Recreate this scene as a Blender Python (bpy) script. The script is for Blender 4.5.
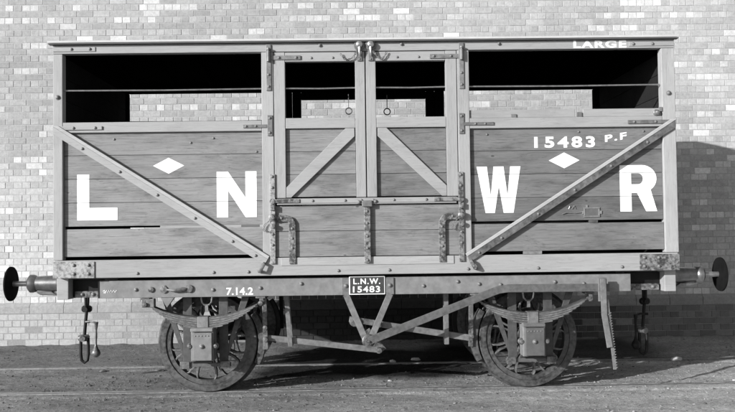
import bpy, bmesh, math, random
from mathutils import Vector, Matrix
random.seed(15)
scene = bpy.context.scene
for o in list(bpy.data.objects): bpy.data.objects.remove(o)
COL = scene.collection

# ------------------------------------------------------------------ camera, world, sun, exposure
cd = bpy.data.cameras.new("camera"); cam = bpy.data.objects.new("camera", cd); COL.objects.link(cam)
FW = Vector((0.0128634, 0.9994389, 0.0309272)); RT = Vector((0.9998383, -0.0124674, -0.0129607)); UP = RT.cross(FW)
M = Matrix((RT, UP, -FW)).transposed().to_4x4(); M.translation = Vector((-0.0921, -8.6449, 1.5167))
cam.matrix_world = M
cd.sensor_width = 36.0; cd.lens = 812.8 / 735 * 36.0; cd.clip_start = 0.05; cd.clip_end = 500
scene.camera = cam

SUNV = Vector((1.28, 1.0, -0.465)).normalized()          # direction the light travels
elev = math.asin(-SUNV.z); az = math.atan2(-SUNV.x, -SUNV.y)
w = bpy.data.worlds.new("World"); scene.world = w; w.use_nodes = True
nt = w.node_tree; bg = nt.nodes["Background"]
sky = nt.nodes.new("ShaderNodeTexSky"); sky.sky_type = 'NISHITA'; sky.sun_disc = False
sky.sun_elevation = elev; sky.sun_rotation = az
bw = nt.nodes.new("ShaderNodeRGBToBW")                    # the photograph is black and white
nt.links.new(sky.outputs[0], bw.inputs[0]); nt.links.new(bw.outputs[0], bg.inputs[0])
bg.inputs[1].default_value = 0.11
sd = bpy.data.lights.new("sun", 'SUN'); sd.energy = 5.0; sd.angle = math.radians(0.6); sd.color = (1, 1, 1)
sun = bpy.data.objects.new("sun", sd); COL.objects.link(sun); sun.rotation_euler = SUNV.to_track_quat('-Z', 'Y').to_euler()
sun.location = (-10, -10, 8)
vs = scene.view_settings
vs.view_transform = 'Standard'; vs.look = 'None'; vs.exposure = 0.40; vs.gamma = 1.0; vs.use_curve_mapping = False

# ------------------------------------------------------------------ materials
def nodes(name):
    m = bpy.data.materials.new(name); m.use_nodes = True
    t = m.node_tree; b = t.nodes["Principled BSDF"]
    return m, t, b
def N(t, typ, **kw):
    n = t.nodes.new(typ)
    for k, v in kw.items(): setattr(n, k, v)
    return n
def coords(t, scale=(1, 1, 1), toneoff=True):
    tc = N(t, "ShaderNodeTexCoord"); mp = N(t, "ShaderNodeMapping"); mp.inputs[3].default_value = scale
    at = N(t, "ShaderNodeAttribute", attribute_name="tone")
    if toneoff:
        mul = N(t, "ShaderNodeMath", operation='MULTIPLY'); mul.inputs[1].default_value = 37.0
        t.links.new(at.outputs['Fac'], mul.inputs[0])
        add = N(t, "ShaderNodeVectorMath", operation='ADD')
        t.links.new(tc.outputs['Object'], add.inputs[0]); t.links.new(mul.outputs[0], add.inputs[1])
        t.links.new(add.outputs[0], mp.inputs[0])
    else: t.links.new(tc.outputs['Object'], mp.inputs[0])
    return mp.outputs[0], at.outputs['Fac'], tc
def noise(t, vec, scale, detail=5, rough=.6):
    n = N(t, "ShaderNodeTexNoise"); n.inputs['Scale'].default_value = scale
    n.inputs['Detail'].default_value = detail; n.inputs['Roughness'].default_value = rough
    t.links.new(vec, n.inputs['Vector']); return n.outputs['Fac']
def ramp(t, fac, stops):
    r = N(t, "ShaderNodeValToRGB"); e = r.color_ramp.elements
    while len(e) < len(stops): e.new(.5)
    for el, (p, v) in zip(e, stops): el.position = p; el.color = (v, v, v, 1)
    t.links.new(fac, r.inputs[0]); return r.outputs[0]
def mth(t, op, a, b):
    n = N(t, "ShaderNodeMath", operation=op)
    for i, x in enumerate((a, b)):
        if isinstance(x, (int, float)): n.inputs[i].default_value = x
        else: t.links.new(x, n.inputs[i])
    return n.outputs[0]
def bump(t, b, h, strength=.3, dist=.004):
    n = N(t, "ShaderNodeBump"); n.inputs['Strength'].default_value = strength; n.inputs['Distance'].default_value = dist
    t.links.new(h, n.inputs['Height']); t.links.new(n.outputs[0], b.inputs['Normal'])
def fin(t, b, val, rough=.7, metal=0., spec=.3):
    t.links.new(val, b.inputs['Base Color']); b.inputs['Roughness'].default_value = rough
    b.inputs['Metallic'].default_value = metal; b.inputs['Specular IOR Level'].default_value = spec

def wood(name, base, grain=.25, knots=.25, vertical=False, rough=.62, dirt=.25, spec=.3):
    m, t, b = nodes(name)
    def vv(a, c): return coords(t, (c, c, a) if vertical else (a, c, c))[0]
    _, tone, _ = coords(t)
    w_ = noise(t, vv(.9, 3.5), 1.3, 3, .5)                      # slow waver of the grain
    def warped(a, c, amt):
        v = vv(a, c); ad = N(t, "ShaderNodeVectorMath", operation='ADD')
        t.links.new(v, ad.inputs[0]); t.links.new(mth(t, 'MULTIPLY', w_, amt), ad.inputs[1]); return ad.outputs[0]
    g = noise(t, warped(.55, 20, 2.2), 5.0, 9, .72)
    g1 = ramp(t, g, [(.38, 1 - grain), (.47, 1.0), (.53, 1.0), (.63, 1 + grain * .5)])
    cr = noise(t, warped(.35, 30, 2.5), 3.2, 3, .5)
    cr1 = ramp(t, cr, [(.26, 1 - grain * 1.3), (.30, 1.0)])
    s_ = noise(t, vv(1.1, 4.0), 1.5, 6, .65); s1 = ramp(t, s_, [(.28, 1 - dirt), (.50, 1.0), (.75, 1 + dirt * .3)])
    d_ = noise(t, vv(2.5, 2.5), 3.5, 7, .75); d1 = ramp(t, d_, [(.25, 1 - dirt * .6), (.42, 1.0)])
    k = N(t, "ShaderNodeTexVoronoi"); k.inputs['Scale'].default_value = 2.4; t.links.new(vv(1.2, 2.6), k.inputs['Vector'])
    kk = ramp(t, k.outputs['Distance'], [(.0, 1 - knots), (.035, 1 - knots), (.06, 1 + knots * .22), (.13, 1.0)])
    c = mth(t, 'MULTIPLY', mth(t, 'MULTIPLY', mth(t, 'MULTIPLY', g1, cr1), mth(t, 'MULTIPLY', s1, d1)), mth(t, 'MULTIPLY', kk, mth(t, 'MULTIPLY', tone, base)))
    fin(t, b, c, rough, 0, spec); bump(t, b, g, .35, .003)
    return m
def iron(name, lo, hi, scale=55, mid=.5, rough=.5, metal=.35, soft=.08, spec=.5):
    m, t, b = nodes(name); v, tone, tc = coords(t)
    n = noise(t, v, scale, 4, .6); n2 = noise(t, v, scale / 6, 3, .5)
    f = mth(t, 'ADD', mth(t, 'MULTIPLY', n, .6), mth(t, 'MULTIPLY', n2, .4))
    c = ramp(t, f, [(mid - soft, lo), (mid + soft, hi)])
    fin(t, b, mth(t, 'MULTIPLY', c, tone), rough, metal, spec); bump(t, b, n, .35, .002)
    return m
def plain(name, base, var=.15, scale=8, rough=.6, metal=0., bs=.2, spec=.3):
    m, t, b = nodes(name); v, tone, tc = coords(t)
    n = noise(t, v, scale, 6, .65); c = ramp(t, n, [(.3, base * (1 - var)), (.7, base * (1 + var))])
    fin(t, b, mth(t, 'MULTIPLY', c, tone), rough, metal, spec); bump(t, b, n, bs, .003)
    return m
MAT = dict(
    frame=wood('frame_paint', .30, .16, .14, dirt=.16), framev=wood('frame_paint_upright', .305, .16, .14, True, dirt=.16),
    board=wood('board_paint', .163, .36, .6, dirt=.50), dark_wood=wood('inside_timber', .004, .3, .3, rough=1, spec=0), end_wood=wood('inside_end_timber', .022, .3, .3, rough=1, spec=0),  # near-black inside timbers carry the interior shade in their colour
    under=plain('underframe_paint', .185, .22, 14), white=plain('white_lettering', .90, .07, 14, .6),
    roof=plain('roof_canvas', .45, .12, 5, .8), mottled=iron('mottled_galvanised_iron', .045, .25, 36, .50, .5, .2, .08), brace_iron=iron('tarred_brace_iron', .045, .17, 26, .50, .5, .2, .14), pale_mottled=iron('pale_mottled_iron', .12, .34, 42, .49, .5, .2, .08),
    bar=iron('painted_iron_bar', .09, .21, 26, .5, .5, .15, .16), ring=iron('weathered_iron', .04, .20, 40, .5, .45, .3, .12),
    wheel=iron('rusty_wheel_steel', .016, .095, 34, .5, .6, .15, .12), dark=iron('grimy_shaded_iron', .005, .02, 30, .5, .55, .2, .2, .3),  # dark iron: near-black base holds grime plus the shade under the wagon
    bright=iron('worn_bright_steel', .28, .5, 40, .45, .28, .8, .15, .6), buffer=iron('buffer_casting', .14, .32, 25, .5, .3, .75, .2, .6),
    bufdark=iron('oiled_buffer_face', .004, .014, 18, .5, .9, .0, .25, .05), plate=plain('number_plate_ground', .05, .2, 20, .4),
    spring=iron('spring_steel', .08, .20, 35, .5, .5, .3, .12), edge=plain('scraped_leaf_edge', .5, .2, 30, .5, .2),
)
# bricks: tone is the brick's own colour
m, t, b = nodes('brick_face'); v, tone, tc = coords(t)
n = noise(t, v, 22, 6, .7); n2 = noise(t, v, 90, 4, .7)
v2, _, _ = coords(t, (1, 1, 1), False); big = noise(t, v2, .55, 4, .55)
c = mth(t, 'MULTIPLY', ramp(t, n, [(.3, .80), (.7, 1.14)]), ramp(t, n2, [(.35, .9), (.65, 1.08)]))
c = mth(t, 'MULTIPLY', c, ramp(t, big, [(.3, .84), (.7, 1.10)]))
fin(t, b, mth(t, 'MULTIPLY', c, mth(t, 'MULTIPLY', tone, .93)), .85, 0, .2); bump(t, b, n2, .6, .004); MAT['brick'] = m
m, t, b = nodes('lime_mortar'); v, tone, tc = coords(t)
n = noise(t, v, 60, 5, .7); fin(t, b, mth(t, 'MULTIPLY', ramp(t, n, [(.3, .30), (.7, .42)]), tone), .9, 0, .1); bump(t, b, n, .6, .003); MAT['mortar'] = m
# ground
m, t, b = nodes('cinder_ground'); v, tone, tc = coords(t, (1, 1, 1), False)
v2, _, _ = coords(t, (.6, 1.6, 1), False)
a1 = noise(t, v2, 1.3, 6, .6); a2 = noise(t, v, 26, 8, .75); a3 = noise(t, v, 130, 4, .7)
c = mth(t, 'MULTIPLY', ramp(t, a1, [(.3, .62), (.7, 1.25)]), mth(t, 'MULTIPLY', ramp(t, a2, [(.32, .55), (.66, 1.35)]), ramp(t, a3, [(.3, .45), (.7, 1.5)])))
fin(t, b, mth(t, 'MULTIPLY', c, mth(t, 'MULTIPLY', tone, .275)), .95, 0, .1)
bump(t, b, mth(t, 'ADD', a2, mth(t, 'MULTIPLY', a3, .5)), .9, .02); MAT['ground'] = m
MAT['stone'] = plain('pebble', .15, .35, 30, .9, 0, .6)
MAT['lump'] = plain('pale_lump', .36, .15, 25, .9, 0, .5)
MAT['rail'] = iron('rail_steel', .10, .28, 30, .48, .45, .35, .15)

# ------------------------------------------------------------------ mesh builder
class MB:
    def __init__(s): s.v = []; s.f = []; s.t = []; s.sm = []
    def add(s, vs, fs, tone=1., smooth=False):
        o = len(s.v); s.v += [tuple(p) for p in vs]
        for f in fs: s.f.append([i + o for i in f]); s.t.append(tone); s.sm.append(smooth)
        return s
    def box(s, x0, x1, y0, y1, z0, z1, tone=1.):
        vs = [(x, y, z) for z in (z0, z1) for y in (y0, y1) for x in (x0, x1)]
        return s.add(vs, [(0, 2, 3, 1), (4, 5, 7, 6), (0, 1, 5, 4), (2, 6, 7, 3), (0, 4, 6, 2), (1, 3, 7, 5)], tone)
    def prism(s, pts, y0, y1, tone=1.):
        """polygon in x,z (counter clockwise seen from -y) pushed through y"""
        n = len(pts)
        vs = [(x, y0, z) for x, z in pts] + [(x, y1, z) for x, z in pts]
        fs = [tuple(range(n)), tuple(range(2 * n - 1, n - 1, -1))] + [((i + 1) % n, i, n + i, n + (i + 1) % n) for i in range(n)]
        return s.add(vs, fs, tone)
    def strip(s, p, q, wd, y0, y1, tone=1., ext=0.):
        """flat bar in the x,z plane from p to q"""
        d = (Vector(q) - Vector(p)).normalized(); n = Vector((-d.y, d.x)) * wd / 2
        p = Vector(p) - d * ext; q = Vector(q) + d * ext
        return s.prism([p - n, q - n, q + n, p + n], y0, y1, tone)
    def tube(s, path, r, seg=10, tone=1., close=False):
        path = [Vector(p) for p in path]; n = len(path); rr = r if isinstance(r, (list, tuple)) else [r] * n
        rings = []; prev = None
        for i, p in enumerate(path):
            a = path[(i - 1) % n] if (i or close) else p; b_ = path[(i + 1) % n] if (i < n - 1 or close) else p
            d = (b_ - a).normalized()
            u = Vector((0, 1, 0)) if prev is None else prev
            u = (u - d * u.dot(d))
            if u.length < 1e-3: u = Vector((1, 0, 0)) - d * d.x
            u.normalize(); prev = u; w_ = d.cross(u)
            rings.append([p + (u * math.cos(k * 2 * math.pi / seg) + w_ * math.sin(k * 2 * math.pi / seg)) * rr[i] for k in range(seg)])
        vs = [q for r_ in rings for q in r_]; fs = []
        for i in range(n if close else n - 1):
            j = (i + 1) % n
            for k in range(seg): fs.append((i * seg + k, j * seg + k, j * seg + (k + 1) % seg, i * seg + (k + 1) % seg))
        if not close: fs += [tuple(range(seg)), tuple(range(n * seg - 1, (n - 1) * seg - 1, -1))]
        return s.add(vs, fs, tone, True)
    def lathe(s, prof, axis='y', seg=40, c=(0, 0, 0), tone=1., closed=False):
        """prof = (distance along axis, radius)"""
        vs = []; n = len(prof)
        for a, r in prof:
            for k in range(seg):
                th = 2 * math.pi * k / seg; u, v_ = r * math.cos(th), r * math.sin(th)
                vs.append({'y': (c[0] + u, c[1] + a, c[2] + v_), 'x': (c[0] + a, c[1] + u, c[2] + v_), 'z': (c[0] + u, c[1] + v_, c[2] + a)}[axis])
        fs = []
        for i in range(n if closed else n - 1):
            j = (i + 1) % n
            for k in range(seg): fs.append((i * seg + k, i * seg + (k + 1) % seg, j * seg + (k + 1) % seg, j * seg + k))
        return s.add(vs, fs, tone, True)
    def build(s, name, mat, parent=None, bevel=0., auto=True, loc=None):
        me = bpy.data.meshes.new(name); me.from_pydata(s.v, [], s.f)
        at = me.attributes.new('tone', 'FLOAT', 'FACE'); at.data.foreach_set('value', s.t)
        me.polygons.foreach_set('use_smooth', s.sm)
        bm = bmesh.new(); bm.from_mesh(me); bmesh.ops.recalc_face_normals(bm, faces=bm.faces)
        for e in bm.edges:
            if len(e.link_faces) == 2 and e.calc_face_angle(0) > .7: e.smooth = False
        bm.to_mesh(me); bm.free()
        me.materials.append(MAT[mat] if isinstance(mat, str) else mat)
        o = bpy.data.objects.new(name, me); COL.objects.link(o)
        if parent: o.parent = parent
        if loc: o.location = loc
        if bevel:
            md = o.modifiers.new('bevel', 'BEVEL'); md.width = bevel; md.segments = 2; md.limit_method = 'ANGLE'; md.angle_limit = .6
        return o
def tag(o, label=None, cat=None, group=None, kind=None):
    for k, v in (('label', label), ('category', cat), ('group', group), ('kind', kind)):
        if v: o[k] = v
    return o
def empty(name, loc=(0, 0, 0)):
    o = bpy.data.objects.new(name, None); COL.objects.link(o); o.location = loc; o.empty_display_size = .2; return o
def jit(a=.1): return 1 + random.uniform(-a, a)

# ------------------------------------------------------------------ ground, one sheet, fine near the track
def axis(lo, hi, step, far):
    a = []; x = lo
    while x < hi: a.append(x); x += step
    left = []; d = step
    x = lo
    while x > -far: d *= 1.35; x -= d; left.append(x)
    right = []; d = step; x = a[-1]
    while x < far: d *= 1.35; x += d; right.append(x)
    return left[::-1] + a + right
from mathutils import noise as mn
RZ = 0.0
def gh(x, y):
    n1 = .007 * mn.noise(Vector((x * 1.3, y * 2.3, 0))); n2 = .006 * mn.noise(Vector((x * 6, y * 8, 3))); n3 = .006 * mn.noise(Vector((x * 19, y * 22, 7)))
    h = -.016 + n1 + n2 + n3
    if y > 2.2: h += .05 + .02 * mn.noise(Vector((x * 5, y * 5, 2)))
    elif y > 1.2: h += .05 * (y - 1.2)
    for ry in (-.755, .755):
        d = abs(y - ry); inner = (y > ry) if ry < 0 else (y < ry)
        if d < .032: h = -.04
        elif d < .078 and inner: h = -.030 + n3         # flange groove
        elif d < .20: h = -.005 + n3 * .7 + n2 * .5
    return h
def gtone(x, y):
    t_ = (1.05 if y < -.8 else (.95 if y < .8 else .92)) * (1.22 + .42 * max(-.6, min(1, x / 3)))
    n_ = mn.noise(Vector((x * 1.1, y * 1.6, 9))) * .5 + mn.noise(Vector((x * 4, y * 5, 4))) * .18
    d = max(abs(x - .25) / 1.6, abs(y - .9) / 1.05) + n_ * .55       # shade under the wagon put into the ground tone
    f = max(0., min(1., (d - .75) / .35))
    d2 = max(abs(x - 2.2) / 1.5, abs(y - 1.5) / .95) + n_ * .4  # second patch: shade by the right wheel, also put into the tone
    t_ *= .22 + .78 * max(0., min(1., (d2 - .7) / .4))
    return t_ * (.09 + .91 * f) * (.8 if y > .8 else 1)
xs = axis(-5.6, 5.9, .035, 60); ys = axis(-2.3, 2.7, .022, 60)
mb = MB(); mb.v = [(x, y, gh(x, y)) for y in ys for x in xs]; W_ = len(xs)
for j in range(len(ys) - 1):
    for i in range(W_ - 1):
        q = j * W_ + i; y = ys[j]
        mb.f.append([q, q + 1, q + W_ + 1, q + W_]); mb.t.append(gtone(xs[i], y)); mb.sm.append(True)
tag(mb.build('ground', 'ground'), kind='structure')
# loose cinders and pebbles
def rock(mb, x, y, z, r, tone=1.):
    vs = []; 
    for a, b_ in ((-90, 0),) + tuple((e, k * 60 + (30 if e > 0 else 0)) for e in (-25, 35) for k in range(6)) + ((90, 0),):
        q = r * random.uniform(.7, 1.25)
        vs.append((x + q * math.cos(math.radians(a)) * math.cos(math.radians(b_)), y + q * math.cos(math.radians(a)) * math.sin(math.radians(b_)), z + .7 * q * math.sin(math.radians(a))))
    fs = [(0, 1 + (k + 1) % 6, 1 + k) for k in range(6)] + [(13, 7 + k, 7 + (k + 1) % 6) for k in range(6)]
    for k in range(6): fs += [(1 + k, 1 + (k + 1) % 6, 7 + k), (1 + (k + 1) % 6, 7 + (k + 1) % 6, 7 + k)]
    mb.add(vs, fs, tone)
mb = MB()
for i in range(9000):
    y = random.uniform(-2.2, 2.3); x = random.uniform(-5.4, 5.8)
    if random.random() > .45 + .55 * mn.noise(Vector((x * .9, y * 1.5, 5))) + (.25 if -.75 < y < .75 else 0): continue
    if abs(abs(y) - .755) < .06: continue
    r = .003 + .009 * random.random() ** 3
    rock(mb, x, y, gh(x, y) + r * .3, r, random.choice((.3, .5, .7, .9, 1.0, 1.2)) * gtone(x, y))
for i in range(1300):                                  # clods and cinders, mostly between the rails
    x = random.uniform(-5.4, 5.8); y = random.choice((random.uniform(-.66, .66), random.uniform(-1.9, -.86), random.uniform(-.66, .2)))
    if mn.noise(Vector((x * 1.2, y * 2, 15))) < random.uniform(-.5, .3): continue
    r = random.uniform(.005, .009) + .010 * random.random() ** 4
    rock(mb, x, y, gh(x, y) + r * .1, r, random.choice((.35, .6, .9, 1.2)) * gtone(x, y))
tag(mb.build('pebbles', 'stone'), kind='stuff')
for i, (x, y, r, lab) in enumerate(((.30, .80, .035, 'small pale stone lying by the far rail below the brake lever pivot'),
        (3.54, .66, .05, 'pale flat stone by the far rail beyond the right hand buffer'),
        (.56, .93, .045, 'pale stone in the shadow beyond the far rail, right of the brake pivot'),
        (-2.95, .52, .030, 'dark stone by the far rail under the left hand coupling'),
        (.22, -.30, .022, 'small white stone between the rails in front of the brake shadow'),
        (3.62, -.62, .022, 'small white stone close to the near rail at the right'))):
    mb = MB(); rock(mb, 0, 0, 0, r, .3 if i == 3 else 1)
    o = mb.build('stone', 'lump', bevel=.004); o.location = (x, y, gh(x, y) + r * .3); o.scale = (1.5, 1, .8)
    tag(o, lab, 'stone')

# rails
def rail(y, label):
    mb = MB()
    prof = [(-.035, 0), (-.032, -.004), (.032, -.004), (.035, 0)]
    mb.box(-14, 14, y - .026, y + .026, -.034, 0)
    mb.box(-14, 14, y - .009, y + .009, -.12, -.033)
    mb.box(-14, 14, y - .034, y + .034, -.15, -.121)
    mb.box(-14, 14, y + (.080 if y < 0 else -.094), y + (.094 if y < 0 else -.080), -.06, -.003, .8)
    o = mb.build('rail', 'rail', bevel=.004); tag(o, label, 'rail', 'rails of the siding')
rail(-.755, 'steel rail nearer the camera, level with the dirt')
rail(.755, 'steel rail nearer the brick wall, behind the wagon wheels')

# ------------------------------------------------------------------ brick wall
WY = 2.48
wall = empty('brick_wall', (0, WY, 0)); tag(wall, 'tall pale brick wall with flecked white headers behind the wagon', 'wall')
def bricks(mb, z, h, x0, x1, pitch, off, y, tones, joint=.0085, prob=None, depth=.018):
    x = x0 + off
    while x < x1:
        wd = pitch - joint
        dx = random.uniform(-.0015, .0015); dz = random.uniform(-.0015, .0015); dy = random.uniform(-.002, .002)
        a, b_ = x + dx, x + wd + random.uniform(-.001, .002); wob = .005 * mn.noise(Vector((x * .35, z * .5, 1))); c_, d_ = z + dz + wob, z + wob + h - joint + random.uniform(-.001, .001)
        tn = tones(x, z) * (1 + .20 * max(0, min(1, (x - 3.2) / 1.5)) + (.16 * max(0, min(1, (-x - 2.0) / 2)) * max(0, min(1, (3.2 - z) / 1.2))) + .10 * mn.noise(Vector((x * .5, z * .9, 8))))  # left glare and a lift for the right-hand shade added into brick tone
        e = .0025
        vs = [(a, y + depth, c_), (b_, y + depth, c_), (b_, y + depth, d_), (a, y + depth, d_),
              (a, y + dy + e, c_), (b_, y + dy + e, c_), (b_, y + dy + e, d_), (a, y + dy + e, d_),
              (a + e, y + dy, c_ + e), (b_ - e, y + dy, c_ + e), (b_ - e, y + dy, d_ - e), (a + e, y + dy, d_ - e)]
        mb.add(vs, [(8, 9, 10, 11)] + [(p, (p + 1) % 4, 4 + (p + 1) % 4, 4 + p) for p in range(4)] + [(4 + p, 4 + (p + 1) % 4, 8 + (p + 1) % 4, 8 + p) for p in range(4)], tn)
        x += pitch
HP = .1145; CH = .0868
state = {'run': 0}
def wagon_shade(x, z): return -1.35 < x < 2.5 and z < 1.15  # bricks behind the underframe: the wagon's shade is put into their tone
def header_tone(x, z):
    if wagon_shade(x, z): return .08 * jit(.2)
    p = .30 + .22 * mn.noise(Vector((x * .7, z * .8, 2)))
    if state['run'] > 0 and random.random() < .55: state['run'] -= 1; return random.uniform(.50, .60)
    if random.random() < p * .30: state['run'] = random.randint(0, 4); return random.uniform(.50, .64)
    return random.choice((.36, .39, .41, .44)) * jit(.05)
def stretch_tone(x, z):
    if wagon_shade(x, z): return .07 * jit(.2)
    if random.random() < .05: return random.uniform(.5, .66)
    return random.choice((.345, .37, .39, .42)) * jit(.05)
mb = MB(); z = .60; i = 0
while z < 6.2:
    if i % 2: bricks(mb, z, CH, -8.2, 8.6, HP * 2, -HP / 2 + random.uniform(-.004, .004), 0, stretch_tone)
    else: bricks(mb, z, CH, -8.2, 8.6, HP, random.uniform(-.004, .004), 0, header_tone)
    z += CH; i += 1
mb.build('brick_face', 'brick', wall)
mb = MB(); mb.box(-8.2, 8.6, .0035, .40, -.15, 6.2); mb.build('mortar', 'mortar', wall)
# plinth: smooth blue brick coping course on rougher wider brick
mb = MB(); x = -8.2
while x < 8.6:
    tn = (.32 if x < -2 else (.06 if x < 2.2 else .30)) * jit(.1); a, b_ = x, x + .452  # middle stretch darkened: the wagon's shade is put into the coping tone
    vs = [(a, -.004, .598), (b_, -.004, .598), (b_, -.042, .555), (a, -.042, .555), (b_, -.042, .462), (a, -.042, .462), (a, .02, .462), (b_, .02, .462), (a, .02, .598), (b_, .02, .598)]
    mb.add(vs, [(0, 1, 2, 3), (3, 2, 4, 5), (5, 4, 7, 6), (0, 3, 5, 6, 8), (1, 9, 7, 4, 2), (0, 8, 9, 1)], tn); x += .458
pl = mb.build('plinth_coping', 'brick', wall)
mb = MB(); z = -.06; i = 0
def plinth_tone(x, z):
    b = .35 if x < -2.2 else (.35 - (x + 2.2) * .45 if x < -1.5 else (.035 if x < 2.2 else min(.16, .04 + (x - 2.2) * .07)))  # shade behind the wagon is painted into the plinth brick tone
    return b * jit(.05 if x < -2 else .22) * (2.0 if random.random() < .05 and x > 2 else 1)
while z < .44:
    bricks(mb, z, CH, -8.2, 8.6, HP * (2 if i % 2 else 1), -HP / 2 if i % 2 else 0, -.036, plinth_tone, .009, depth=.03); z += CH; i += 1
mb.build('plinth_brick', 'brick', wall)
mb = MB().box(-8.2, -1.9, -.0345, .0034, -.15, .461, .72).box(-1.9, 2.4, -.0265, .0044, -.15, .461, .08).box(2.4, 8.6, -.0265, .0044, -.15, .461, .85); mb.build('plinth_mortar', 'mortar', wall)  # middle mortar darkened along with the painted shade

# ------------------------------------------------------------------ the wagon
wagon = empty('cattle_wagon'); tag(wagon, 'long open sided wooden cattle wagon lettered in large white capitals, standing on the rails', 'railway wagon')
YF = -1.122                                              # front face of framing
BOLT = None
def bolt_mesh():
    mb = MB(); mb.lathe([(0, .0155), (-.003, .0155), (-.004, .0125), (-.009, .010), (-.012, .005), (-.0125, .0)], 'y', 10)
    o = mb.build('bolt', 'bar'); return o
def bolts(parent, pts, y=YF, sc=1., mat=None):
    global BOLT
    for x, z in pts:
        if BOLT is None: o = BOLT = bolt_mesh()
        else: o = BOLT.copy(); COL.objects.link(o)
        o.parent = parent; o.location = (x, y, z); o.scale = (sc, sc * 1.1, sc)
FAR = False
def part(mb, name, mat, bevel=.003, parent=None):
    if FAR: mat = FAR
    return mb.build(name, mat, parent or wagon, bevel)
def sbox(s, mb, x0, x1, ya, yb, z0, z1, tone=1.):
    """box whose y values are given for the near side; s = 1 mirrors them to the far side"""
    a, b_ = (ya, yb) if s < 0 else (-yb, -ya); return mb.box(x0, x1, a, b_, z0, z1, tone)

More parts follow.
